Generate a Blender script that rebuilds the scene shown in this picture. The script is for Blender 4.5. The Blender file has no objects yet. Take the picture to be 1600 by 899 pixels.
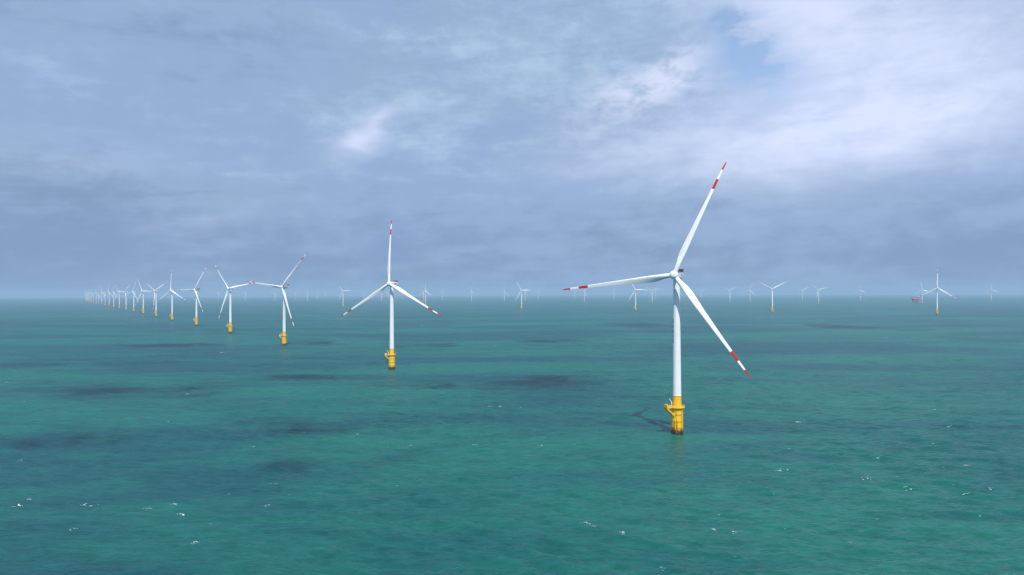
import bpy, bmesh, math, random
import numpy as np
from mathutils import Matrix, Vector, noise

R = math.radians
random.seed(7)
rng = np.random.default_rng(11)
S = bpy.context.scene
col = S.collection

# ------------------------------------------------------------------ camera
F = 1067.0                 # focal length in photo pixels (1600 wide)
EYE = 87.5                 # drone height over the water
RE = 7.3e6                 # effective earth radius (with refraction)
cam = bpy.data.cameras.new('camera')
cam.sensor_width = 36.0
cam.lens = 36.0 * F / 1600.0
cam.clip_start = 0.5
cam.clip_end = 300000
cam_o = bpy.data.objects.new('camera', cam)
col.objects.link(cam_o)
S.camera = cam_o
PITCH, ROLL = R(0.39), R(-0.20)
cam_o.matrix_world = (Matrix.Translation((0, 0, EYE)) @ Matrix.Rotation(R(90) + PITCH, 4, 'X')
                      @ Matrix.Rotation(ROLL, 4, 'Z'))

# ------------------------------------------------------------------ light
SUN_EL, SUN_AZ = R(56.0), R(168.0)      # azimuth clockwise from +Y: behind the camera, a little right
to_sun = Vector((math.sin(SUN_AZ) * math.cos(SUN_EL), math.cos(SUN_AZ) * math.cos(SUN_EL), math.sin(SUN_EL)))
sun = bpy.data.lights.new('sun', 'SUN')
sun.energy = 4.8
sun.angle = R(0.55)
sun.color = (1.0, 0.95, 0.88)
sun_o = bpy.data.objects.new('sun', sun)
col.objects.link(sun_o)
sun_o.rotation_euler = to_sun.to_track_quat('Z', 'Y').to_euler()

S.view_settings.view_transform = 'Standard'
S.view_settings.look = 'None'
S.view_settings.exposure = 0.0
S.view_settings.gamma = 1.0
S.view_settings.use_curve_mapping = False
S.render.engine = 'CYCLES'
S.cycles.use_denoising = True
S.cycles.denoiser = 'OPENIMAGEDENOISE'
S.cycles.denoising_input_passes = 'RGB_ALBEDO_NORMAL'
S.cycles.max_bounces = 6
S.cycles.volume_bounces = 0
S.cycles.transparent_max_bounces = 8
S.cycles.caustics_reflective = False
S.cycles.caustics_refractive = False
S.cycles.filter_width = 1.35


# ------------------------------------------------------------------ node helper
class NT:
    def __init__(s, tree):
        s.t = tree

    def n(s, typ, **kw):
        nd = s.t.nodes.new(typ)
        for k, v in kw.items():
            setattr(nd, k, v)
        return nd

    def put(s, sock, v):
        if v is None:
            return
        if isinstance(v, bpy.types.NodeSocket):
            s.t.links.new(v, sock)
        elif isinstance(v, bpy.types.Node):
            s.t.links.new(v.outputs[0], sock)
        else:
            sock.default_value = v

    def m(s, op, a, b=None, c=None, clamp=False):
        nd = s.n('ShaderNodeMath', operation=op, use_clamp=clamp)
        for i, v in enumerate((a, b, c)):
            s.put(nd.inputs[i], v)
        return nd.outputs[0]

    def mix(s, fac, a, b):
        nd = s.n('ShaderNodeMix', data_type='RGBA')
        s.put(nd.inputs[0], fac)
        s.put(nd.inputs[6], (*a, 1) if isinstance(a, tuple) else a)
        s.put(nd.inputs[7], (*b, 1) if isinstance(b, tuple) else b)
        return nd.outputs[2]

    def rng(s, v, a, b, c=0.0, d=1.0, smooth=True):
        nd = s.n('ShaderNodeMapRange', interpolation_type='SMOOTHSTEP' if smooth else 'LINEAR')
        s.put(nd.inputs[0], v)
        for i, x in enumerate((a, b, c, d)):
            nd.inputs[i + 1].default_value = x
        return nd.outputs[0]

    def noise(s, vec, scale, detail=4.0, rough=0.5, dist=0.0, lac=2.0):
        nd = s.n('ShaderNodeTexNoise')
        s.put(nd.inputs['Vector'], vec)
        nd.inputs['Scale'].default_value = scale
        nd.inputs['Detail'].default_value = detail
        nd.inputs['Roughness'].default_value = rough
        nd.inputs['Distortion'].default_value = dist
        nd.inputs['Lacunarity'].default_value = lac
        return nd

    def xyz(s, x, y, z):
        nd = s.n('ShaderNodeCombineXYZ')
        for i, v in enumerate((x, y, z)):
            s.put(nd.inputs[i], v)
        return nd.outputs[0]


# ------------------------------------------------------------------ sky (world)
W = bpy.data.worlds.new('World')
S.world = W
W.use_nodes = True
W.node_tree.nodes.clear()
w = NT(W.node_tree)
sky = w.n('ShaderNodeTexSky', sky_type='NISHITA')
sky.sun_disc = False
sky.sun_elevation = SUN_EL
sky.sun_rotation = SUN_AZ
sky.air_density = 1.0
sky.dust_density = 1.5
sky.ozone_density = 2.0
tc = w.n('ShaderNodeTexCoord')
sep = w.n('ShaderNodeSeparateXYZ')
w.put(sep.inputs[0], tc.outputs['Generated'])
dx, dy, dz = sep.outputs
DEG = 57.29578
az = w.m('MULTIPLY', w.m('ARCTAN2', dx, dy), DEG)
el = w.m('MULTIPLY', w.m('ARCSINE', dz), DEG)
# cloud-layer coordinates: the layer seen in perspective, flattening to the horizon
dn = w.m('ADD', w.m('MAXIMUM', dz, 0.0), 0.16)
cu, cv = w.m('DIVIDE', dx, dn), w.m('DIVIDE', dy, dn)
P = w.xyz(cu, cv, 0.0)
warp = w.noise(P, 1.7, 3.0, 0.55)
wsep = w.n('ShaderNodeSeparateColor')
w.put(wsep.inputs[0], warp.outputs['Color'])
wx = w.m('SUBTRACT', wsep.outputs[0], 0.5)
wy = w.m('SUBTRACT', wsep.outputs[1], 0.5)
Pang = w.xyz(w.m('MULTIPLY', az, 0.05), w.m('MULTIPLY', el, 0.10), 3.7)
fine = w.noise(Pang, 3.4, 8.0, 0.62, 0.35).outputs['Fac']
fine2 = w.noise(Pang, 9.0, 6.0, 0.6, 0.2).outputs['Fac']
mid = w.noise(P, 0.85, 6.0, 0.52, 0.3).outputs['Fac']
big = w.noise(Pang, 0.9, 4.0, 0.5, 0.4).outputs['Fac']
Pw = w.xyz(w.m('ADD', w.m('MULTIPLY', az, 0.030), w.m('MULTIPLY', el, 0.05)), w.m('ADD', w.m('MULTIPLY', el, 0.26), w.m('MULTIPLY', az, -0.022)), 1.3)
wisp = w.noise(Pw, 1.5, 7.0, 0.60, 0.6).outputs['Fac']
azw = w.m('ADD', az, w.m('MULTIPLY', wx, 9.0))
elw = w.m('ADD', el, w.m('MULTIPLY', wy, 4.5))


def blob(a0, e0, sa, se, rot=0.0, p=1.0):
    c, s_ = math.cos(R(rot)), math.sin(R(rot))
    da, de = w.m('SUBTRACT', azw, a0), w.m('SUBTRACT', elw, e0)
    u = w.m('DIVIDE', w.m('ADD', w.m('MULTIPLY', da, c), w.m('MULTIPLY', de, s_)), sa)
    v = w.m('DIVIDE', w.m('SUBTRACT', w.m('MULTIPLY', de, c), w.m('MULTIPLY', da, s_)), se)
    r2 = w.m('ADD', w.m('MULTIPLY', u, u), w.m('MULTIPLY', v, v))
    g = w.m('EXPONENT', w.m('MULTIPLY', r2, -1.0))
    return g if p == 1.0 else w.m('MULTIPLY', g, p)


def add_all(*xs):
    r = xs[0]
    for x in xs[1:]:
        r = w.m('ADD', r, x)
    return r


# stratus: grey-blue, darker low down, brighter high up and to the right
lift = add_all(w.rng(el, 2.0, 14.0, 0.07, 0.48), w.rng(az, -36.0, 36.0, 0.0, 0.20),
               w.m('MULTIPLY', w.m('SUBTRACT', big, 0.5), 0.75),
               w.m('MULTIPLY', w.m('SUBTRACT', mid, 0.5), 0.55),
               w.m('MULTIPLY', w.m('SUBTRACT', fine, 0.5), 0.45),
               w.m('MULTIPLY', w.m('SUBTRACT', wisp, 0.5), 0.80),
               w.m('MULTIPLY', w.m('SUBTRACT', fine2, 0.5), 0.65),
               w.rng(el, 23.0, 60.0, 0.0, 0.25))
stratus = w.n('ShaderNodeValToRGB')
w.put(stratus.inputs[0], lift)
cr = stratus.color_ramp
cr.interpolation = 'EASE'
cr.elements[0].position = 0.0
cr.elements[0].color = (0.232, 0.335, 0.550, 1)
cr.elements[1].position = 0.95
cr.elements[1].color = (0.450, 0.605, 0.830, 1)
e = cr.elements.new(0.45)
e.color = (0.302, 0.437, 0.668, 1)
# bright cloud where the layer is thin and sunlit
bright = add_all(blob(30, 17.5, 11.5, 7.0, 0, 0.85), blob(23, 11.8, 13.5, 3.2, 4, 0.75), 
                 blob(9.0, 11.0, 6.0, 1.6, 10, 0.22), blob(21, 21.5, 5.5, 2.0, -12, 0.75), blob(-12.0, 13.3, 3.3, 1.0, 24, 0.62), blob(-13.3, 12.3, 1.3, 1.1, -40, 0.45), blob(-10.6, 14.3, 1.8, 0.6, 35, 0.3),
                 blob(-33, 9.6, 6.0, 1.4, 3, 0.18), blob(-24, 5.0, 4.5, 0.8, 8, 0.18), blob(-33, 23.0, 5.0, 1.2, 0, 0.25))
bfac = w.m('MULTIPLY', bright, w.rng(add_all(w.m('MULTIPLY', fine, 0.5), w.m('MULTIPLY', fine2, 0.2), w.m('MULTIPLY', wisp, 0.3)), 0.30, 0.66, 0.55, 1.08), clamp=True)
hue = w.rng(w.noise(w.xyz(w.m('MULTIPLY', az, 0.045), w.m('MULTIPLY', el, 0.09), 9.1), 1.6, 5.0, 0.55, 0.5).outputs['Fac'], 0.38, 0.62)
sgrey = w.n('ShaderNodeMix', data_type='RGBA', blend_type='MULTIPLY')
sgrey.inputs[0].default_value = 1.0
w.put(sgrey.inputs[6], stratus.outputs[0])
w.put(sgrey.inputs[7], w.mix(hue, (1.0, 0.99, 1.01), (1.02, 1.022, 0.98)))
ccol = w.mix(bfac, sgrey.outputs[2], (0.735, 0.805, 1.06))
# darker ragged undersides
dark = add_all(blob(14.0, 11.2, 2.6, 1.1, 20, 0.35), blob(30, 6.8, 9.0, 2.0, 3, 0.30), blob(7.0, 8.6, 5.0, 1.3, 6, 0.22),
               blob(-20, 4.2, 20.0, 1.5, 0, 0.25))
# the ragged streak left of the blue gap
tex = w.rng(add_all(w.m('MULTIPLY', fine, 0.45), w.m('MULTIPLY', fine2, 0.55)), 0.38, 0.58, 0.15, 1.1)
streak = add_all(blob(11.5, 16.6, 6.6, 1.7, 24, 1.0), blob(18.3, 22.0, 2.2, 1.6, 0, 0.5), blob(23.5, 21.5, 4.5, 2.0, -20, 0.8))
ccol = w.mix(w.m('MULTIPLY', w.m('MULTIPLY', streak, tex), 0.85, clamp=True), ccol, (0.735, 0.790, 1.0))
ccol = w.mix(w.m('MULTIPLY', dark, w.rng(fine, 0.34, 0.62), clamp=True), ccol, (0.265, 0.385, 0.640))
# ragged gaps to the blue sky behind
gap = add_all(blob(20.0, 18.3, 3.9, 2.7, -35, 1.35), blob(16.6, 21.3, 1.9, 1.2, 0, 0.95), blob(9.5, 17.4, 2.4, 0.8, 15, 0.30), blob(-14.5, 23.2, 4.0, 0.9, 0, 0.45),
              blob(-28.0, 22.6, 3.0, 0.8, 0, 0.35), blob(35.5, 20.5, 4.0, 0.8, -20, 0.35))
gfac = w.m('MULTIPLY', gap, w.rng(add_all(w.m('MULTIPLY', fine, 0.45), w.m('MULTIPLY', fine2, 0.55)), 0.37, 0.55, 0.10, 1.0), clamp=True)
SKYS = 0.10
cl10 = w.n('ShaderNodeVectorMath', operation='SCALE')
w.put(cl10.inputs[0], ccol)
cl10.inputs['Scale'].default_value = 1.0 / SKYS
blue = w.n('ShaderNodeVectorMath', operation='SCALE')
w.put(blue.inputs[0], sky.outputs[0])
blue.inputs['Scale'].default_value = 1.9
final = w.mix(w.m('MULTIPLY', gfac, 0.85), cl10.outputs[0], blue.outputs[0])
bg = w.n('ShaderNodeBackground')
w.put(bg.inputs[0], final)
bg.inputs[1].default_value = SKYS
wo = w.n('ShaderNodeOutputWorld')
w.put(wo.inputs[0], bg.outputs[0])


# ------------------------------------------------------------------ materials
def mat(name):
    m = bpy.data.materials.new(name)
    m.use_nodes = True
    m.node_tree.nodes.clear()
    nt = NT(m.node_tree)
    out = nt.n('ShaderNodeOutputMaterial')
    return m, nt, out


def paint(name, c, rough=0.4, var=0.06, scale=0.6, dirt=None, streak=0.0):
    m, nt, out = mat(name)
    b = nt.n('ShaderNodeBsdfPrincipled')
    t = nt.n('ShaderNodeTexCoord').outputs['Object']
    n1 = nt.noise(t, scale, 5.0, 0.6).outputs['Fac']
    lo = tuple(x * (1 - var * 2) for x in c)
    hi = tuple(min(1, x * (1 + var)) for x in c)
    cc = nt.mix(nt.rng(n1, 0.3, 0.7), lo, hi)
    if dirt is not None:
        mp = nt.n('ShaderNodeMapping')
        nt.put(mp.inputs[0], t)
        mp.inputs['Scale'].default_value = (1.0, 1.0, 0.06)
        n2 = nt.noise(mp.outputs[0], 1.1, 5.0, 0.6).outputs['Fac']
        cc = nt.mix(nt.m('MULTIPLY', nt.rng(n2, 0.52, 0.72), streak), cc, dirt)
    nt.put(b.inputs['Base Color'], cc)
    b.inputs['Roughness'].default_value = rough
    nt.put(out.inputs[0], b.outputs[0])
    return m


WHITE = paint('white_paint', (0.85, 0.86, 0.89), 0.38, 0.02, 0.15, (0.55, 0.56, 0.56), 0.25)
BLADE = paint('blade_white', (0.88, 0.89, 0.91), 0.32, 0.02, 0.1)
RED = paint('blade_red', (0.56, 0.018, 0.020), 0.4, 0.05, 0.3)
HOIST_RED = paint('hoist_red', (0.42, 0.025, 0.050), 0.5, 0.08, 0.8)
GREY = paint('grey_steel', (0.30, 0.31, 0.33), 0.5, 0.1, 1.5)
NAVY = paint('navy_marking', (0.010, 0.030, 0.150), 0.5, 0.03, 1.0)
DECKY = paint('yellow_deck', (0.90, 0.50, 0.005), 0.5, 0.06, 0.8, (0.50, 0.22, 0.02), 0.3)
WELD = paint('weld_seam', (0.33, 0.15, 0.012), 0.6, 0.15, 1.0)
ORANGE = paint('orange_paint', (0.85, 0.15, 0.03), 0.5, 0.10, 0.2, (0.35, 0.08, 0.03), 0.4)
MAROON = paint('maroon_steel', (0.40, 0.06, 0.06), 0.55, 0.12, 0.2)
GLASS = paint('dark_window', (0.03, 0.04, 0.06), 0.1, 0.1, 0.5)


def yellow_rust():
    m, nt, out = mat('yellow_paint')
    b = nt.n('ShaderNodeBsdfPrincipled')
    t = nt.n('ShaderNodeTexCoord').outputs['Object']
    sp = nt.n('ShaderNodeSeparateXYZ')
    nt.put(sp.inputs[0], t)
    z = sp.outputs[2]
    n1 = nt.noise(t, 0.7, 5.0, 0.6).outputs['Fac']
    c = nt.mix(nt.rng(n1, 0.3, 0.7), (0.88, 0.505, 0.002), (0.95, 0.58, 0.004))
    mp = nt.n('ShaderNodeMapping')
    nt.put(mp.inputs[0], t)
    mp.inputs['Scale'].default_value = (1.0, 1.0, 0.08)
    st = nt.noise(mp.outputs[0], 1.3, 5.0, 0.65).outputs['Fac']
    low = nt.rng(z, 9.0, 1.5, 0.06, 0.75)
    c = nt.mix(nt.m('MULTIPLY', nt.rng(st, 0.50, 0.70), low), c, (0.50, 0.22, 0.012))
    # splash zone: rust, then dark weed and mussels
    n2 = nt.noise(t, 0.9, 6.0, 0.7).outputs['Fac']
    zz = nt.m('ADD', z, nt.m('MULTIPLY', nt.m('SUBTRACT', n2, 0.5), 6.5))
    c = nt.mix(nt.rng(zz, 3.9, 2.4), c, (0.20, 0.055, 0.014))
    c = nt.mix(nt.rng(zz, 2.2, 0.9), c, (0.030, 0.016, 0.014))
    nt.put(b.inputs['Base Color'], c)
    nt.put(b.inputs['Roughness'], nt.rng(zz, 2.0, 4.0, 0.8, 0.42))
    nt.put(out.inputs[0], b.outputs[0])
    return m


YELLOW = yellow_rust()


# ------------------------------------------------------------------ mesh helper
class MB:
    def __init__(s):
        s.v, s.f, s.mi, s.sm = [], [], [], []

    def add(s, vs, fs, mi=0, smooth=False):
        o = len(s.v)
        s.v += [tuple(p) for p in vs]
        for f in fs:
            s.f.append(tuple(i + o for i in f))
            s.mi.append(mi)
            s.sm.append(smooth)

    def box(s, a, b, mi=0):
        (x0, y0, z0), (x1, y1, z1) = a, b
        s.add([(x0, y0, z0), (x1, y0, z0), (x1, y1, z0), (x0, y1, z0), (x0, y0, z1), (x1, y0, z1), (x1, y1, z1), (x0, y1, z1)],
              [(0, 3, 2, 1), (4, 5, 6, 7), (0, 1, 5, 4), (1, 2, 6, 5), (2, 3, 7, 6), (3, 0, 4, 7)], mi)

    def tube(s, p, q, r, n=8, r2=None, mi=0):
        p, q = Vector(p), Vector(q)
        d = (q - p).normalized()
        a = d.orthogonal().normalized()
        b = d.cross(a)
        r2 = r if r2 is None else r2
        vs = []
        for c, rr in ((p, r), (q, r2)):
            for i in range(n):
                t = 2 * math.pi * i / n
                vs.append(c + a * math.cos(t) * rr + b * math.sin(t) * rr)
        s.add(vs, [(i, (i + 1) % n, n + (i + 1) % n, n + i) for i in range(n)], mi, True)
        s.add(vs, [tuple(reversed(range(n))), tuple(range(n, 2 * n))], mi)

    def beam(s, p, q, wd, ht, mi=0):
        p, q = Vector(p), Vector(q)
        d = (q - p).normalized()
        side = d.cross(Vector((0, 0, 1)))
        side = side.normalized() if side.length > 1e-4 else Vector((1, 0, 0))
        up = side.cross(d)
        vs = []
        for c in (p, q):
            for su, sv in ((-1, -1), (1, -1), (1, 1), (-1, 1)):
                vs.append(c + side * su * wd / 2 + up * sv * ht / 2)
        s.add(vs, [(3, 2, 1, 0), (4, 5, 6, 7), (0, 1, 5, 4), (1, 2, 6, 5), (2, 3, 7, 6), (3, 0, 4, 7)], mi)

    def lathe(s, prof, n=40, mi=0, axis='Z', c=(0, 0), cap=True, mis=None, soft=False):
        def pt(r, z, i):
            t = 2 * math.pi * i / n
            x, y = c[0] + r * math.cos(t), c[1] + r * math.sin(t)
            return (x, z, y) if axis == 'Y' else (x, y, z)
        if soft:
            s.add([pt(r, z, i) for r, z in prof for i in range(n)],
                  [(k * n + i, k * n + (i + 1) % n, (k + 1) * n + (i + 1) % n, (k + 1) * n + i) for k in range(len(prof) - 1) for i in range(n)], mi, True)
        else:
            for k in range(len(prof) - 1):
                s.add([pt(*prof[k + q], i) for q in (0, 1) for i in range(n)],
                      [(i, (i + 1) % n, n + (i + 1) % n, n + i) for i in range(n)], mis[k] if mis else mi, True)
        if cap:
            s.add([pt(*prof[0], i) for i in range(n)], [tuple(reversed(range(n)))], mis[0] if mis else mi)
            s.add([pt(*prof[-1], i) for i in range(n)], [tuple(range(n))], mis[-1] if mis else mi)

    def build(s, name, mats, parent=None, bevel=0.0):
        me = bpy.data.meshes.new(name)
        me.from_pydata(s.v, [], s.f)
        me.polygons.foreach_set('material_index', s.mi)
        me.polygons.foreach_set('use_smooth', s.sm)
        for m_ in (mats if isinstance(mats, (list, tuple)) else [mats]):
            me.materials.append(m_)
        bm = bmesh.new()
        bm.from_mesh(me)
        if bevel:
            bmesh.ops.bevel(bm, geom=bm.edges[:], offset=bevel, segments=2, affect='EDGES', profile=0.6)
        bmesh.ops.recalc_face_normals(bm, faces=bm.faces[:])
        bm.to_mesh(me)
        bm.free()
        me.update()
        o = bpy.data.objects.new(name, me)
        col.objects.link(o)
        if parent is not None:
            o.parent = parent
        return o


def tag(o, label=None, cat=None, group=None, kind=None):
    if label:
        o['label'] = label
    if cat:
        o['category'] = cat
    if group:
        o['group'] = group
    if kind:
        o['kind'] = kind
    return o


# ------------------------------------------------------------------ sea
WDIR = R(27.0)             # wind blows towards (sin, cos) of this
comp = []
for i in range(70):
    lam = 2.2 * (26.0 / 2.2) ** (rng.random())
    th = WDIR + rng.normal(0, 0.30)
    k = 2 * math.pi / lam
    slope = 0.046 * (lam / 9.0) ** (-0.25)
    comp.append((lam, k * math.sin(th), k * math.cos(th), slope / k, rng.random() * 2 * math.pi))


def wave(x, y, spacing):
    z = np.zeros_like(x)
    # gusts and lulls: the chop is steeper in some patches than in others
    gust = 0.75 + 0.25 * np.sin(x / 61 + 1.3 * np.sin(y / 143)) * np.sin(y / 97 + 1.1 * np.sin(x / 120))
    for lam, kx, ky, a, ph in comp:
        wgt = np.clip((lam / spacing - 1.9) / 1.6, 0, 1)
        if not np.any(wgt > 0):
            continue
        s_ = np.sin(kx * x + ky * y + ph)
        z += a * wgt * (s_ + 0.22 * (s_ * s_ - 0.5))
    return z * gust


def make_sea():
    r1 = [3.0, 10, 25, 50, 80]
    r = 100.0
    while r < 3200:
        r1.append(r)
        r *= 1.0028
    while r < 37000:
        r1.append(r)
        r *= 1.03
    r1 = np.array(r1)
    front = np.arange(-46, 46.001, 0.08)
    back = np.arange(49, 312, 3.0)
    th = np.radians(np.concatenate([front, back]))
    nr, nt_ = len(r1), len(th)
    TH, RR = np.meshgrid(th, r1)
    X, Y = RR * np.sin(TH), RR * np.cos(TH)
    dr = np.gradient(r1)
    sp = np.maximum(dr[:, None], RR * 0.08 * math.pi / 180)
    isback = np.zeros(nt_, bool)
    isback[len(front):] = True
    sp = np.where(isback[None, :], np.maximum(sp, 1e4), sp)
    Z = wave(X, Y, sp) - RR ** 2 / (2 * RE)
    v = np.stack([X, Y, Z], -1).reshape(-1, 3)
    v = np.concatenate([v, [[0, 0, 0]]])
    i = np.arange(nr - 1)[:, None] * nt_
    j = np.arange(nt_)[None, :]
    j2 = (j + 1) % nt_
    q = np.stack([i + j, i + nt_ + j, i + nt_ + j2, i + j2], -1).reshape(-1, 4)
    jj = np.arange(nt_)
    tri = np.stack([np.full(nt_, nr * nt_), jj, (jj + 1) % nt_], -1)
    nq, ntr = len(q), len(tri)
    me = bpy.data.meshes.new('sea')
    me.vertices.add(len(v))
    me.vertices.foreach_set('co', v.astype(np.float32).ravel())
    me.loops.add(nq * 4 + ntr * 3)
    me.loops.foreach_set('vertex_index', np.concatenate([q.ravel(), tri.ravel()]).astype(np.int32))
    me.polygons.add(nq + ntr)
    ls = np.concatenate([np.arange(nq) * 4, nq * 4 + np.arange(ntr) * 3]).astype(np.int32)
    me.polygons.foreach_set('loop_start', ls)
    me.polygons.foreach_set('use_smooth', np.ones(nq + ntr, bool))
    me.update(calc_edges=True)
    me.validate()
    # faces must look up
    if me.polygons[nq // 2].normal.z < 0:
        me.flip_normals()
    o = bpy.data.objects.new('sea', me)
    col.objects.link(o)
    tag(o, kind='structure')
    return o


def sea_material():
    m, nt, out = mat('sea_water')
    geo = nt.n('ShaderNodeNewGeometry').outputs['Position']
    mp = nt.n('ShaderNodeMapping')
    nt.put(mp.inputs[0], geo)
    mp.inputs['Rotation'].default_value = (0, 0, WDIR)
    mp.inputs['Scale'].default_value = (0.30, 1.0, 1.0)
    rp = mp.outputs[0]
    # cloud-shadow bands painted into the body colour, mixed with drifting silt patches
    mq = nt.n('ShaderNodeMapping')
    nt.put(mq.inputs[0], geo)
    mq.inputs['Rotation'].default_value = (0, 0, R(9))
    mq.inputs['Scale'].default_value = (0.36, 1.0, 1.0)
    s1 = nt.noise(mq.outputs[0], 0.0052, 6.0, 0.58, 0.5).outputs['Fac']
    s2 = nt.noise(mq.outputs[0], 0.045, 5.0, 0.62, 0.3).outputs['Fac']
    silt_shade = nt.m('ADD', nt.m('MULTIPLY', s1, 0.72), nt.m('MULTIPLY', s2, 0.28))
    body = nt.mix(nt.rng(silt_shade, 0.40, 0.60), SEA_A, SEA_B)
    # small chop carried as bump on the real waves
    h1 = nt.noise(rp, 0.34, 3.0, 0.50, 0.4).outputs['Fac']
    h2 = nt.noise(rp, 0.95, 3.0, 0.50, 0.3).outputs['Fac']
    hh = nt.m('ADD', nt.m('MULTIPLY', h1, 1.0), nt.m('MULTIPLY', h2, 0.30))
    # light through thin crests painted into the body colour, following the chop height
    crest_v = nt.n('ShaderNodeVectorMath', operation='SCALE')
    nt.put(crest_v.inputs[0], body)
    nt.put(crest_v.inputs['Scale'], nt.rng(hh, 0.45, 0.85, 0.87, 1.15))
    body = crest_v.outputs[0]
    bp = nt.n('ShaderNodeBump')
    bp.inputs['Strength'].default_value = 1.0
    bp.inputs['Distance'].default_value = CHOP
    nt.put(bp.inputs['Height'], hh)
    # light welling up out of the turbid water does not follow the facets of the surface
    d = nt.n('ShaderNodeBsdfDiffuse')
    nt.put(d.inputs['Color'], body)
    d.inputs['Normal'].default_value = (0, 0, 1)
    nt.put(d.inputs['Normal'], nt.xyz(0.0, 0.0, 1.0))
    g = nt.n('ShaderNodeBsdfAnisotropic')
    g.inputs['Color'].default_value = (0.86, 0.95, 1.0, 1)
    g.inputs['Roughness'].default_value = 0.15
    nt.put(g.inputs['Normal'], bp.outputs[0])
    fr = nt.n('ShaderNodeFresnel')
    fr.inputs['IOR'].default_value = 1.315
    nt.put(fr.inputs['Normal'], bp.outputs[0])
    # wave slopes seen at a low angle hide one another: a rough sea never gets to full mirror reflection
    q = nt.m('DIVIDE', fr.outputs[0], FTOP)
    f = nt.m('DIVIDE', fr.outputs[0], nt.m('SQRT', nt.m('ADD', 1.0, nt.m('MULTIPLY', q, q))))
    mx = nt.n('ShaderNodeMixShader')
    nt.put(mx.inputs[0], f)
    nt.put(mx.inputs[1], d.outputs[0])
    nt.put(mx.inputs[2], g.outputs[0])
    nt.put(out.inputs[0], mx.outputs[0])
    return m


CHOP, FTOP = 1.10, 0.22
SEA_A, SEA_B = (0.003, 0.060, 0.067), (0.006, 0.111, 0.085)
sea = make_sea()
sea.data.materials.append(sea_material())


# ------------------------------------------------------------------ where things stand
def at(px, y):
    """point on the curved sea at forward distance y, on the bearing of photo column px"""
    x = (px - 800.0) / F * y
    return Vector((x, y, -(x * x + y * y) / (2 * RE)))


def on_sea(px, py):
    """point on the sea under a photo pixel"""
    d = cam_o.matrix_world.to_3x3() @ Vector(((px - 800) / F, (449.5 - py) / F, -1.0))
    t = EYE / -d.z
    return Vector((d.x * t, d.y * t, 0.0))


# ------------------------------------------------------------------ wind turbine
HUB_Z, HUB_Y, RAD = 97.7, -6.2, 74.9
YAW = Matrix.Rotation(R(-27.0), 4, 'Z')
TILT = Matrix.Rotation(R(-5.0), 4, 'X')


def blade_mesh():
    N = 14
    zs = [1.2, 2.0, 3.0, 4.2, 5.6, 7.2, 9, 11, 13, 15, 17.5, 20, 23, 26.5, 30, 34, 38, 42, 46, 50, 54, 57.4, 60.7, 64.0, 67.2, 70.3, 73.0, 74.6, 75.5, 76.0]
    keys_c = [(0, 2.7), (3, 2.7), (7.2, 3.3), (11, 4.15), (15, 4.35), (20, 4.0), (30, 3.15), (46, 2.25), (60, 1.65), (70, 1.2), (74.6, 0.75), (75.5, 0.45), (76, 0.12)]
    keys_t = [(0, 1.0), (3, 1.0), (7.2, 0.66), (11, 0.43), (15, 0.33), (25, 0.26), (40, 0.21), (76, 0.16)]
    keys_b = [(0, 16), (12, 15), (20, 11), (35, 6), (55, 2.5), (76, 0)]

    def ip(keys, x):
        return float(np.interp(x, [k[0] for k in keys], [k[1] for k in keys]))
    mb = MB()
    rings = []
    for z in zs:
        c, tt, tw = ip(keys_c, z), ip(keys_t, z), R(ip(keys_b, z) + 3.0)
        wc = min(1, max(0, (z - 3) / 9.0))
        wc = wc * wc * (3 - 2 * wc)
        ring = []
        for i in range(2 * N):
            a = 2 * math.pi * i / (2 * N)
            xc = 0.5 * (1 + math.cos(a))            # 1 = leading edge side
            u = 1 - xc                              # distance from the leading edge, 0..1
            th = 5 * tt * (0.2969 * math.sqrt(u) - 0.126 * u - 0.3516 * u * u + 0.2843 * u ** 3 - 0.1036 * u ** 4)
            ya = th * (1 if a <= math.pi else -1) * c + 0.10 * c * u * (1 - u)
            xa = (0.32 - u) * c
            xr, yr = 0.5 * c * math.cos(a), 0.5 * c * math.sin(a)
            x, y = xr + (xa - xr) * wc, yr + (ya - yr) * wc
            # leading edge turned towards the wind (-Y)
            X = x * math.cos(tw) + y * math.sin(tw)
            Y = -x * math.sin(tw) + y * math.cos(tw)
            Y += -math.sin(R(1.0)) * z + 4.2 * (z / 76.0) ** 2.2
            ring.append((X, Y, z * RAD / 76.0))
        rings.append(ring)
    n = 2 * N
    vs = [p for r_ in rings for p in r_]
    o = 0
    for k in range(len(zs) - 1):
        zm = (zs[k] + zs[k + 1]) / 2
        mi = 1 if (57.4 < zm < 64.0 or zm > 70.3) else 0
        mb.f += [(k * n + i, k * n + (i + 1) % n, (k + 1) * n + (i + 1) % n, (k + 1) * n + i) for i in range(n)]
        mb.mi += [mi] * n
        mb.sm += [True] * n
    mb.v = vs
    mb.f += [tuple(reversed(range(n))), tuple((len(zs) - 1) * n + i for i in range(n))]
    mb.mi += [0, 1]
    mb.sm += [False, False]
    return mb


def place(o, mtx):
    o.matrix_local = mtx


def blade_matrix(phase, yaw=0.0):
    return Matrix.Rotation(R(yaw), 4, 'Z') @ YAW @ Matrix.Translation((0, HUB_Y, HUB_Z)) @ TILT @ Matrix.Rotation(R(phase), 4, 'Y')


def rail_ring(mb, r, z0, a0, a1, n, h=1.25):
    pts = []
    for i in range(n + 1):
        a = R(a0 + (a1 - a0) * i / n)
        p = Vector((r * math.cos(a), r * math.sin(a), z0))
        mb.tube(p, p + Vector((0, 0, h)), 0.06, 6)
        pts.append(p)
    for i in range(n):
        for hh in (0.62, h):
            mb.tube(pts[i] + Vector((0, 0, hh)), pts[i + 1] + Vector((0, 0, hh)), 0.055, 6)


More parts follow.
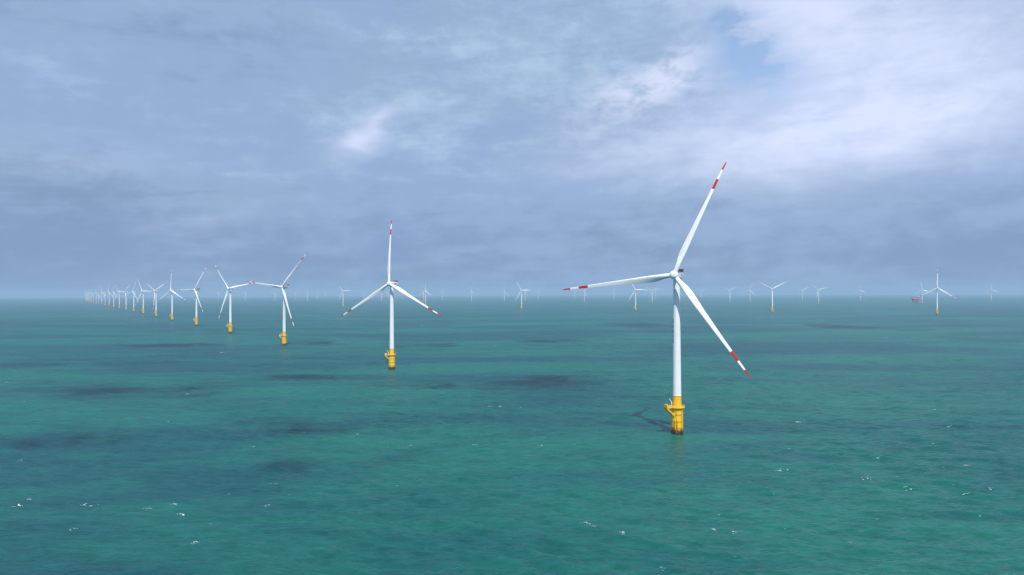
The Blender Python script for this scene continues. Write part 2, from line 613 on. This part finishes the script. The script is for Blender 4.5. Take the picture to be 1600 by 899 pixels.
def make_turbine(detail):
    """detail 2: near, 1: middle distance, 0: far off"""
    root = bpy.data.objects.new('wind_turbine', None)
    root.empty_display_size = 5
    col.objects.link(root)
    n = (20, 36, 56)[detail]
    # foundation pile with welded seams
    mb = MB()
    prof, mis = [(3.62, -6.0)], []
    for zr in (3.9, 7.7, 11.9):
        prof += [(3.62, zr - 0.14), (3.74, zr - 0.12), (3.74, zr + 0.12), (3.62, zr + 0.14)]
        mis += [0, 1, 1, 1]
    prof += [(3.62, 15.2), (3.95, 15.75), (3.95, 16.0)]
    mis += [0, 0, 0]
    mb.lathe(prof, n, mis=mis)
    fnd = mb.build('foundation', [YELLOW, WELD], root)
    # yellow lower section of the tower
    mb = MB()
    mb.lathe([(2.78, 16.3), (2.78, 16.7), (2.66, 16.8), (2.62, 23.2), (2.74, 23.25), (2.74, 23.5)], n)
    mb.build('transition_piece', DECKY if detail == 0 else YELLOW, root)
    # tower
    mb = MB()
    prof = [(2.60, 23.5)]
    for z in (42, 62, 82):
        rr = 2.60 + (1.95 - 2.60) * (z - 23.5) / (98 - 23.5)
        prof += [(rr, z - 0.1), (rr + 0.035, z - 0.08), (rr + 0.035, z + 0.08), (rr, z + 0.1)] if detail == 2 else [(rr, z)]
    prof += [(1.95, 97.0), (2.05, 97.1), (2.05, 97.9)]
    mb.lathe(prof, n)
    tower = mb.build('tower', WHITE, root)
    # platform
    mb = MB()
    mb.lathe([(4.55, 16.002), (4.7, 16.05), (4.7, 16.298)], n)
    plat = mb.build('platform', DECKY, fnd)
    if detail >= 1:
        mb = MB()
        z0, z1 = 16.06, 16.30
        mb.box((-8.1, -1.9, z0), (-4.3, 1.9, z1))
        t = 0.10
        z2 = 18.15
        mb.box((-8.1, -1.9, z1), (-8.0, 1.9, z2))
        mb.box((-7.998, -1.9, z1), (-5.5, -1.8, z2))
        mb.box((-7.998, 1.8, z1), (-5.5, 1.9, z2))
        for yy in (-1.45, 1.45):
            mb.beam((-7.7, yy, 16.0), (-2.75, yy * 1.38, 11.2), 0.62, 0.85)
            mb.tube((-8.05, yy, z2), (-8.05, yy, z2 + 0.3), 0.06, 6)
        mb.box((-7.4, -0.9, z1), (-6.1, 0.9, 17.6))
        c20, s20 = math.cos(R(17)), math.sin(R(17))
        mb.v = [(x * c20 - y * s20, x * s20 + y * c20, z) for x, y, z in mb.v]
        mb.build('cantilever_platform', DECKY, fnd)
        mb = MB()
        mb.tube((-3.75, -1.9, 16.3), (-3.75, -1.9, 19.6), 0.24, 8)
        mb.tube((-3.75, -1.9, 19.4), (-5.3, -2.6, 21.9), 0.20, 8, 0.14)
        mb.tube((-3.75, -1.9, 18.2), (-4.6, -2.3, 20.7), 0.09, 6)
        mb.tube((-5.25, -2.58, 21.8), (-5.25, -2.58, 20.6), 0.05, 6)
        mb.box((-4.0, -2.2, 16.31), (-3.5, -1.6, 17.2))
        mb.build('davit_crane', WHITE, fnd)
    if detail == 2:
        mb = MB()
        rail_ring(mb, 4.55, 16.3, -155, 155, 26)
        mb.lathe([(4.62, 16.302), (4.62, 16.55), (4.57, 16.55), (4.57, 16.302)], 48, cap=False)
        mb.build('railing', DECKY, fnd)
        mb = MB()
        for aa in (-118, -100):
            a = R(aa)
            cx, cy = 4.75 * math.cos(a), 4.75 * math.sin(a)
            mb.tube((cx, cy, -3.0), (cx, cy, 8.6), 0.22, 10)
            mb.tube((cx, cy, 8.6), (3.5 * math.cos(a), 3.5 * math.sin(a), 9.6), 0.22, 10)
            for z in (1.6, 5.0):
                mb.tube((cx, cy, z), (3.5 * math.cos(a), 3.5 * math.sin(a), z), 0.16, 8)
        mb.build('boat_landing', YELLOW, fnd)
        mb = MB()
        a = R(-109)
        ca, sa = math.cos(a), math.sin(a)
        for sgn in (-0.28, 0.28):
            ox, oy = -sa * sgn, ca * sgn
            mb.tube((4.1 * ca + ox, 4.1 * sa + oy, 0.5), (4.1 * ca + ox, 4.1 * sa + oy, 15.9), 0.05, 6)
        for k in range(44):
            z = 0.8 + k * 0.34
            mb.tube((4.1 * ca + sa * 0.28, 4.1 * sa - ca * 0.28, z), (4.1 * ca - sa * 0.28, 4.1 * sa + ca * 0.28, z), 0.03, 5)
        for z in (3, 8.6, 14):
            mb.tube((4.1 * ca, 4.1 * sa, z), (3.55 * ca, 3.55 * sa, z), 0.06, 6)
        mb.build('ladder', DECKY, fnd)
        mb = MB()
        for aa in (-62, -50):
            a = R(aa)
            cx, cy = 3.95 * math.cos(a), 3.95 * math.sin(a)
            mb.tube((cx, cy, -3.0), (cx, cy, 15.9), 0.19, 8)
        mb.build('cable_tube', YELLOW, fnd)
        mb = MB()
        a0 = R(160)
        for k in range(7):
            a = a0 + (k - 3) * 0.055
            mb.box((0, 0, 0), (0, 0, 0)) if False else None
        vs, fs = [], []
        for zz in (17.1, 19.3):
            for k in range(7):
                a = a0 + (k - 3) * 0.06
                vs.append((2.72 * math.cos(a), 2.72 * math.sin(a), zz))
        fs = [(k, k + 1, 7 + k + 1, 7 + k) for k in range(6)]
        vs2 = [(x * 0.95, y * 0.95, z) for x, y, z in vs]
        mb.add(vs + vs2, fs + [tuple(14 + i for i in reversed(f)) for f in fs] + [(0, 14, 20, 6), (7, 13, 27, 21), (0, 7, 21, 14), (6, 20, 27, 13)])
        mb.build('door', GREY, root)
    # nacelle
    mb = MB()
    secs = [(-3.6, 1.75, 1.7, 0.05), (-2.6, 2.05, 2.0, 0.05), (2.0, 2.15, 2.15, 0.0), (8.5, 2.1, 2.05, 0.1), (10.6, 1.9, 1.75, 0.25), (11.0, 1.6, 1.45, 0.3)]
    vs = []
    m_ = 24
    for y, hx, hz, zo in secs:
        for i in range(m_):
            a = 2 * math.pi * (i + 0.5) / m_
            c_, s_ = math.cos(a), math.sin(a)
            p_ = 0.36
            vs.append((hx * math.copysign(abs(c_) ** p_, c_), y, HUB_Z + zo + hz * math.copysign(abs(s_) ** p_, s_)))
    for k in range(len(secs) - 1):
        mb.f += [(k * m_ + i, k * m_ + (i + 1) % m_, (k + 1) * m_ + (i + 1) % m_, (k + 1) * m_ + i) for i in range(m_)]
        mb.mi += [0] * m_
        mb.sm += [False] * m_
    mb.v = vs
    mb.f += [tuple(range(m_)), tuple((len(secs) - 1) * m_ + i for i in range(m_))]
    mb.mi += [0, 0]
    mb.sm += [False, False]
    if detail >= 1:
        mb.lathe([(1.9, -4.3), (1.95, -3.5)], 24, axis='Y', c=(0, HUB_Z))
    nac = mb.build('nacelle', WHITE, root)
    place(nac, YAW)
    if detail >= 1:
        zt = HUB_Z + 2.2
        mb = MB()
        mb.box((-1.9, 7.0, zt), (1.9, 10.8, zt + 0.14))
        for x0, x1, y0, y1 in ((-1.9, -1.8, 7.0, 10.8), (1.8, 1.9, 7.0, 10.8), (-1.798, 1.798, 7.0, 7.1), (-1.798, 1.798, 10.7, 10.8)):
            mb.box((x0, y0, zt + 0.142), (x1, y1, zt + 1.75))
        mb.build('hoist_platform', HOIST_RED, nac)
        mb = MB()
        for yy in (-1.8, 0.2, 2.2, 4.2, 6.2):
            for xx in (-1.7, 1.7):
                mb.tube((xx, yy, zt - 0.15), (xx, yy, zt + 1.15), 0.06, 6)
        for xx in (-1.7, 1.7):
            for zz in (0.6, 1.15):
                mb.tube((xx, -1.8, zt + zz), (xx, 6.2, zt + zz), 0.05, 6)
        mb.tube((0.6, 5.2, zt - 0.1), (0.6, 5.2, zt + 3.0), 0.07, 6)
        mb.tube((0.1, 5.2, zt + 2.8), (1.1, 5.2, zt + 2.8), 0.05, 6)
        mb.box((-0.9, 1.0, zt - 0.2), (0.9, 3.6, zt + 0.7))
        mb.build('roof_railing', GREY, nac)
        mb = MB()
        for xx in (-2.15, 2.15):
            mb = MB()
            mb.box((xx - 0.03, 3.2, HUB_Z - 0.6), (xx + 0.03, 7.4, HUB_Z + 0.7))
            mb.build('vent_grille', GREY, nac)
    # hub (spinner)
    mb = MB()
    prof = []
    for k in range(0, 13):
        t = R(90 * k / 12)
        prof.append((max(0.03, 2.65 * math.cos(t) ** 0.75 if k < 12 else 0.03), HUB_Y - 0.2 - 2.3 * math.sin(t)))
    prof = [(1.9, -4.32), (2.25, -4.5)] + prof
    mb.lathe(prof, (16, 24, 36)[detail], axis='Y', c=(0, HUB_Z), soft=True)
    hub = mb.build('hub', BLADE, root)
    place(hub, YAW)
    global BM
    for ph in (0, 120, 240):
        if BM is None:
            b = blade_mesh().build('blade', [BLADE, RED], root)
            BM = b.data
        else:
            b = bpy.data.objects.new('blade', BM)
            col.objects.link(b)
            b.parent = root
        place(b, blade_matrix(ph))
    return root


BM = None
PROTO = {d: make_turbine(d) for d in (2, 1, 0)}
USED = set()


def copy_tree(o, parent=None):
    c = o.copy()
    col.objects.link(c)
    if parent is not None:
        c.parent = parent
        c.matrix_parent_inverse = o.matrix_parent_inverse.copy()
    for ch in o.children:
        copy_tree(ch, c)
    return c


def turbine(px, y, phase, label, group, detail, yaw=0.0):
    if detail in USED:
        o = copy_tree(PROTO[detail])
    else:
        o = PROTO[detail]
        USED.add(detail)
    o.location = at(px, y)
    tag(o, label, 'wind turbine', group)
    ph = phase
    for ch in o.children:
        if ch.name.split('.')[0] == 'blade':
            place(ch, blade_matrix(ph, yaw))
            ph += 120
        elif ch.name.split('.')[0] in ('nacelle', 'hub'):
            place(ch, Matrix.Rotation(R(yaw), 4, 'Z') @ YAW)
    return o


ROWG = 'wind turbines of the long receding row'
FARG = 'wind turbines scattered towards the horizon'
ROW = [
    (1057, 23.6, 'largest, nearest wind turbine, its yellow base casting a dark shadow on the water'),
    (612, 359, 'second largest wind turbine, one blade straight up, yellow base mirrored in the sea'),
    (444, 38, 'third wind turbine of the row, its near-level blade meeting its left neighbour\'s blade tip'),
    (360, 320, 'fourth wind turbine of the row, right blade tip meeting its larger neighbour\'s'),
    (307, 30, 'fifth wind turbine of the row, left blade level and one blade up to the right'),
    (269, 357, 'sixth wind turbine of the row, one blade straight up, two spread low'),
    (244, 61, 'seventh wind turbine of the row, two blades raised in a V'),
    (224, 330, 'eighth wind turbine of the row, left blade raised, right blade level'),
    (209, 18, 'ninth wind turbine of the row, one blade pointing down to the right'),
    (197, 40, 'tenth wind turbine of the row, behind the one with a low right blade'),
    (186.5, 330, 'eleventh wind turbine of the row, right blade level, orange-looking base'),
    (177.7, 8, 'twelfth wind turbine of the row, one blade nearly upright, slightly hazy'),
    (170.5, 0, 'thirteenth wind turbine of the row, blade upright, slightly hazy'),
    (164.4, 62, 'fourteenth wind turbine of the row, blades raised in a V, hazy'),
    (158.9, 352, 'fifteenth wind turbine from the near end of the receding row, hazy'),
    (154.4, 25, 'sixteenth wind turbine from the near end of the receding row, hazy'),
    (150.3, 12, 'seventeenth wind turbine from the near end of the receding row, hazy'),
    (146.4, 50, 'eighteenth wind turbine from the near end of the receding row, hazy'),
    (143.2, 5, 'nineteenth wind turbine from the near end of the receding row, pale in haze'),
    (140.5, 90, 'sixth wind turbine from the faint far end of the receding row'),
    (138.6, 33, 'fifth wind turbine from the faint far end of the receding row'),
    (137.0, 70, 'fourth wind turbine from the faint far end of the receding row'),
    (135.6, 15, 'third wind turbine from the faint far end of the receding row'),
    (134.4, 100, 'last but one wind turbine at the faint far end of the receding row'),
    (133.2, 45, 'very last and faintest wind turbine at the far end of the receding row'),
]
for k, (px, ph, lab) in enumerate(ROW):
    turbine(px, 422 + 361 * k, ph, lab, ROWG, 2 if k < 4 else (1 if k < 8 else 0),
            0.0 if k == 0 else (8.0 if k < 3 else 6.0 + random.uniform(-4, 4)))

FAR = [
    (234, 9800, 20, 'ghostly far wind turbine between the seventh and eighth of the receding row'),
    (341, 9000, 10, 'ghostly far wind turbine just left of the fourth row turbine\'s tower'),
    (383, 7800, 15, 'faint far wind turbine just right of the fourth row turbine\'s tower'),
    (429.5, 7800, 30, 'faint far wind turbine close to the left of the third row turbine\'s tower'),
    (462, 9300, 50, 'ghostly far wind turbine close to the right of the third row turbine\'s tower'),
    (480, 7500, 20, 'faint far wind turbine, second one right of the third row turbine'),
    (495.5, 9300, 0, 'ghostly far wind turbine, third one right of the third row turbine'),
    (509, 10500, 75, 'barely visible far wind turbine, fourth one right of the third row turbine'),
    (536, 4270, 325, 'small wind turbine with reddish foot left of the second largest turbine\'s low blade tip'),
    (567.5, 9500, 10, 'ghostly far wind turbine behind the second largest turbine\'s left blade'),
    (596, 7300, 45, 'faint far wind turbine just left of the second largest turbine\'s tower'),
    (606.5, 9500, 80, 'ghostly far wind turbine hugging the left edge of the second largest turbine\'s tower'),
    (662, 6900, 58, 'faint far wind turbine almost hidden behind a brighter one right of the second largest'),
    (665, 4600, 0, 'small wind turbine, blade upright, its foot hidden by the second largest turbine\'s right blade'),
    (691, 8500, 30, 'ghostly far wind turbine just above the second largest turbine\'s right blade tip'),
    (736.7, 6700, 355, 'faint far wind turbine standing alone midway between second largest turbine and yellow-footed one'),
    (788, 6700, 10, 'faint far wind turbine left of the small yellow-footed one near the picture centre'),
    (815, 3530, 330, 'small yellow-footed wind turbine near picture centre, right blade level'),
    (820.5, 6500, 45, 'faint far wind turbine right behind the yellow-footed one near picture centre'),
    (841, 8400, 25, 'ghostly far wind turbine left of the nearest turbine\'s red left blade tip'),
    (898, 9000, 60, 'ghostly far wind turbine under the white gap of the nearest turbine\'s left blade'),
    (913, 6000, 35, 'faint far wind turbine under the inner red band of the nearest turbine\'s left blade'),
    (959, 7700, 30, 'faint far wind turbine left of the yellow-footed one under the nearest turbine\'s blade'),
    (993, 3200, 332, 'small yellow-footed wind turbine under the nearest turbine\'s left blade, right blade level'),
    (1019, 5500, 62, 'faint far wind turbine, left one of a close pair left of the nearest tower'),
    (1024.5, 7500, 58, 'faint far wind turbine, right one of a close pair left of the nearest tower'),
    (1095, 7500, 62, 'faint far wind turbine just right of the nearest turbine\'s tower, behind its blade'),
    (1140.5, 5200, 60, 'small wind turbine with V-raised blades, first clear one right of the nearest turbine'),
    (1159, 10000, 20, 'barely visible far wind turbine between the two clearer ones right of the nearest blade'),
    (1171.8, 5800, 12, 'small wind turbine with one blade down to the right, beside the V-raised pair'),
    (1206.7, 2870, 61, 'clear wind turbine with yellow foot and two blades raised in a wide V'),
    (1254, 6200, 60, 'faint far wind turbine right of the clear one with yellow foot and wide V'),
    (1278.8, 4640, 313, 'small wind turbine with orange foot, right blade slightly above level'),
    (1344, 6200, 0, 'faint far wind turbine alone between the orange-footed one and the substation'),
    (1440.4, 4680, 353, 'hazy wind turbine standing right beside the orange substation'),
    (1464, 2520, 3, 'largest wind turbine on the far right, one blade upright, next to the substation'),
    (1549, 5700, 355, 'small wind turbine nearest the right edge of the picture'),
]
for px, y, ph, lab in FAR:
    turbine(px, y, ph, lab, FARG, 1 if y < 3600 else 0, 5.0 + random.uniform(-5, 5))

# dark blue lettering up the side of the nearest tower, seen edge-on at its left outline
near = None
for o in bpy.data.objects:
    if o.get('label', '').startswith('largest, nearest'):
        near = o
mb = MB()
zc = 70.6
for hgt, gapz in ((2.6, 0.7), (2.3, 0.7), (2.6, 0.7), (1.8, 0.7), (2.6, 0.7)):
    vs = []
    for zz in (zc, zc - hgt):
        rr = 2.60 + (1.95 - 2.60) * (zz - 23.5) / (98 - 23.5) + 0.045
        for k in range(8):
            a = R(128 + 10.0 * k)
            vs.append((rr * math.cos(a), rr * math.sin(a), zz))
    n0 = len(vs)
    vs += [(x * 0.985, y * 0.985, z) for x, y, z in vs]
    fs = [(k, k + 1, 8 + k + 1, 8 + k) for k in range(7)]
    fs += [tuple(n0 + i for i in reversed(f)) for f in fs[:7]]
    fs += [(0, 8, n0 + 8, n0), (7, n0 + 7, n0 + 15, 15)]
    mb.add(vs, fs)
    zc -= hgt + gapz
tw_near = [c for c in near.children if c.name.startswith('tower')][0]
mark = mb.build('marking', NAVY, tw_near)

# ------------------------------------------------------------------ offshore substation
sub = bpy.data.objects.new('offshore_substation', None)
col.objects.link(sub)
sub.location = at(1430, 5000)
tag(sub, 'orange and maroon box-shaped offshore substation on legs, far off by the right-hand turbines', 'substation')
mb = MB()
for x in (-14, 14):
    for y in (-10, 10):
        mb.tube((x * 1.12, y * 1.12, -6), (x, y, 17), 1.5, 10)
for y in (-10, 10):
    mb.tube((-15.5, y * 1.1, 1), (14, y, 16), 0.8, 8)
    mb.tube((15.5, y * 1.1, 1), (-14, y, 16), 0.8, 8)
for x in (-14, 14):
    mb.tube((x * 1.1, -11, 1), (x, 10, 16), 0.8, 8)
    mb.tube((x * 1.1, 11, 1), (x, -10, 16), 0.8, 8)
mb.build('jacket', MAROON, sub)
mb = MB()
mb.box((-17, -13, 17.0), (17, 13, 18.2))
mb.box((-16, -12, 18.2), (16, 12, 29.0))
mb.box((-18.5, -14, 23.0), (18.5, 14, 23.8))
for x in (-12, -6, 0, 6, 12):
    mb.box((x - 1.2, -12.25, 19.4), (x + 1.2, -12.0, 22.0), 1)
mb.build('lower_module', [MAROON, GREY], sub)
mb = MB()
mb.box((-27, -17, 29.0), (27, 17, 30.2))
mb.box((-25, -15, 30.2), (25, 15, 37.5))
mb.box((-27, -17, 37.5), (27, 17, 38.4))
for x in (-18, -9, 0, 9, 18):
    mb.box((x - 1.5, -15.25, 32.0), (x + 1.5, -15.0, 35.0), 1)
mb.build('upper_deck', [ORANGE, GREY], sub)
mb = MB()
mb.tube((18, 8, 38.4), (18, 8, 45), 0.9, 10)
mb.beam((18, 8, 44.5), (2, 4, 47.5), 0.9, 0.9)
mb.build('deck_crane', ORANGE, sub)
mb = MB()
mb.tube((-20, 6, 38.4), (-20, 6, 52), 0.4, 8)
mb.build('mast', GREY, sub)

# ------------------------------------------------------------------ whitecaps
CAPS3 = [(65, 538, 3), (265, 677, 4), (285, 680, 3), (468, 690, 4), (545, 675, 4), (570, 706, 5), (612, 798, 4), (232, 755, 3), (95, 662, 3),
         (60, 680, 5), (865, 611, 5), (958, 450, 5), (1120, 456, 5), (795, 498, 3), (1285, 494, 3), (1485, 488, 3), (1530, 370, 4), (1563, 369, 3),
         (845, 190, 5), (693, 203, 5), (748, 122, 4), (585, 332, 5), (600, 264, 3), (320, 156, 3), (840, 680, 3), (1320, 117, 3), (1545, 182, 3),
         (1030, 212, 2), (525, 417, 2), (1488, 637, 4), (658, 742, 2), (75, 356, 2), (18, 296, 3), (1240, 622, 2), (1045, 470, 2), (715, 643, 2), (905, 645, 2)]
CAPS4 = [(100, 467, 4), (92, 494, 4), (195, 488, 2), (30, 374, 3), (900, 420, 5), (962, 397, 5), (1110, 595, 6), (830, 567, 4), (1188, 694, 2),
         (235, 736, 4), (262, 748, 5), (345, 769, 3), (698, 764, 3), (1055, 795, 2), (468, 878, 3), (1420, 554, 3), (1495, 625, 3), (405, 103, 6),
         (348, 123, 3), (36, 181, 4), (625, 255, 3), (868, 500, 2), (1205, 590, 2), (1170, 155, 3), (425, 485, 2), (630, 755, 3), (1435, 300, 3), (1320, 380, 2)]
caps = [on_sea(x / 2, 450 + y / 2) for x, y, s_ in CAPS3] + [on_sea(800 + x / 2, 450 + y / 2) for x, y, s_ in CAPS4]
csz = [s_ for x, y, s_ in CAPS3 + CAPS4]
for _ in range(30):
    yy = 190 + 1500 * random.random() ** 1.6
    caps.append(Vector((random.uniform(-0.8, 0.8) * yy, yy, 0)))
    csz.append(random.choice((0.35, 0.45, 0.6)))
fv, ff = [], []
crest = Vector((math.cos(WDIR), -math.sin(WDIR)))
down = Vector((math.sin(WDIR), math.cos(WDIR)))
def fleck(cx, cy, la, lb, ax):
    ux = Vector((-ax.y, ax.x))
    base = len(fv)
    m_ = 9
    for i in range(m_):
        a = 2 * math.pi * i / m_
        rr = random.uniform(0.5, 1.2)
        q = ax * (la * rr * math.cos(a)) + ux * (lb * rr * math.sin(a))
        fv.append((cx + q.x, cy + q.y))
    ff.append(tuple(range(base, base + m_)))


for p, s_ in zip(caps, csz):
    dist = p.length
    length = s_ * (0.30 + dist / 1200.0)
    wd = 0.07 + 0.04 * s_ + dist / 5500.0
    arcs = 1 if s_ < 2.5 else random.choice((1, 2, 2, 3))
    for q_ in range(arcs):
        L = length * (1.0 if q_ == 0 else random.uniform(0.25, 0.6))
        tilt = random.gauss(0, 0.35)
        cx_, sx_ = math.cos(tilt), math.sin(tilt)
        ax0 = Vector((crest.x * cx_ - crest.y * sx_, crest.x * sx_ + crest.y * cx_))
        up0 = Vector((-ax0.y, ax0.x))
        off = Vector((p.x, p.y)) + crest * random.gauss(0, 0.5 * length if q_ else 0.0) + down * random.gauss(0, 0.5 * length if q_ else 0.0)
        bend = random.uniform(-0.45, 0.45)
        nb = max(3, int(5 + s_ * 2))
        fat = random.uniform(-0.8, 0.8)
        for b in range(nb):
            t = -1 + 2 * (b + random.uniform(0, 0.9)) / nb
            if random.random() < 0.22:
                continue
            wloc = wd * (0.35 + 1.1 * math.exp(-((t - fat) / 0.45) ** 2)) * (1.0 if q_ == 0 else 0.6)
            cpt = off + ax0 * (t * L * 0.62) + up0 * (bend * t * t * L * 0.6 + random.gauss(0, 0.12) * wd * 2)
            d_ = (ax0 + up0 * (bend * 2 * t)).normalized()
            fleck(cpt.x, cpt.y, L * 0.62 / nb * random.uniform(0.9, 1.9), wloc, d_)
        if q_ == 0 and s_ >= 3:
            for b in range(int(s_)):       # crumbs trailing behind the crest
                cpt = off + ax0 * (random.uniform(-0.7, 0.7) * L) - down * random.uniform(0.1, 1.0) * L
                fleck(cpt.x, cpt.y, random.uniform(0.06, 0.22) * (1 + dist / 400), random.uniform(0.04, 0.12) * (1 + dist / 400), crest)
arr = np.array(fv)
rr_ = np.hypot(arr[:, 0], arr[:, 1])
zz = wave(arr[:, 0], arr[:, 1], np.maximum(rr_ * 0.0028, 0.3)) - rr_ ** 2 / (2 * RE) + 0.10 + rr_ * 0.0001
mb = MB()
mb.add([(x, y, z) for (x, y), z in zip(fv, zz)], ff, 0, True)
FOAM = paint('foam_white', (0.66, 0.73, 0.75), 0.7, 0.06, 2.0)
foam = mb.build('sea_foam', FOAM)
for p_ in foam.data.polygons:
    pass
foam.data.polygons.foreach_set('use_smooth', [True] * len(foam.data.polygons))
tag(foam, kind='stuff')

# ------------------------------------------------------------------ unseen low cloud overhead, shaped and placed to shade patches of the sea
CH = 1100.0
shift = Vector((to_sun.x, to_sun.y)) * (CH / to_sun.z)
PATCH = [  # centre and half size on the photo (of the dark water), strength
    (110, 572, 150, 10, 1.0), (150, 612, 170, 12, 0.9), (450, 596, 130, 11, 0.9), (700, 608, 190, 13, 1.0), (860, 604, 90, 12, 0.35),
    (100, 697, 130, 18, 1.0), (490, 679, 110, 14, 0.8), (440, 737, 75, 16, 0.8), (585, 760, 75, 12, 0.7),
    (495, 536, 45, 5, 0.9), (640, 543, 70, 7, 0.8), (330, 640, 80, 9, 0.5),
    
    (1362, 513, 60, 6, 0.8), (1560, 533, 60, 6, 0.9), (965, 509, 80, 5, 0.8), (870, 535, 60, 5, 0.5), (260, 540, 110, 6, 0.5),
]
bmc = bmesh.new()
random.seed(21)
lump = 0
for i, (px, py, hw, hh, st) in enumerate(PATCH):
    c, l_, n_, f_ = on_sea(px, py), on_sea(px - hw, py), on_sea(px, py + hh), on_sea(px, py - hh)
    SX, SY = (c - l_).length, abs(f_.y - n_.y) / 2
    for j in range(6):
        lump += 1
        ox, oy = random.uniform(-0.8, 0.8) * SX, random.uniform(-0.75, 0.75) * SY
        sx, sy = SX * random.uniform(0.35, 0.75), SY * random.uniform(0.30, 0.65)
        th_ = 17 * st * random.uniform(0.6, 1.2)
        tmp = bmesh.new()
        bmesh.ops.create_icosphere(tmp, subdivisions=5, radius=1.0)
        for v in tmp.verts:
            p = v.co.copy()
            q = Vector((p.x * sx / 45, p.y * sy / 22, p.z + lump * 7.3))
            d = noise.fractal(q, 0.8, 2.1, 5)
            k = 1.0 + 0.60 * d
            v.co = Vector((c.x + ox + shift.x + p.x * sx * k, c.y + oy + shift.y + p.y * sy * k, CH + (lump % 9) * 9.0 + p.z * th_ * (1 + 0.9 * d)))
        me_ = bpy.data.meshes.new('tmp')
        tmp.to_mesh(me_)
        tmp.free()
        bmc.from_mesh(me_)
        bpy.data.meshes.remove(me_)
mc = bpy.data.meshes.new('shadow_clouds')
bmc.to_mesh(mc)
bmc.free()
shadow_clouds = bpy.data.objects.new('shadow_clouds', mc)
col.objects.link(shadow_clouds)
tag(shadow_clouds, kind='stuff')
m, nt, out = mat('cloud_vapour')
pv = nt.n('ShaderNodeVolumePrincipled')
pv.inputs['Color'].default_value = (0.9, 0.93, 0.97, 1)
pv.inputs['Density'].default_value = 0.0085
pv.inputs['Anisotropy'].default_value = 0.5
nt.put(out.inputs['Volume'], pv.outputs[0])
mc.materials.append(m)

# ------------------------------------------------------------------ haze
mb = MB()
HB = 38500.0
mb.box((-HB, -HB, -HB * HB * 1.0 / (2 * RE) - 8.0), (HB, HB, 192.0))
m, nt, out = mat('haze_air')
pv = nt.n('ShaderNodeVolumePrincipled')
pv.inputs['Color'].default_value = (0.50, 0.75, 0.97, 1)
pv.inputs['Density'].default_value = 1.0e-4
pv.inputs['Anisotropy'].default_value = 0.0
nt.put(out.inputs['Volume'], pv.outputs[0])
haze = mb.build('haze', m)
tag(haze, kind='stuff')
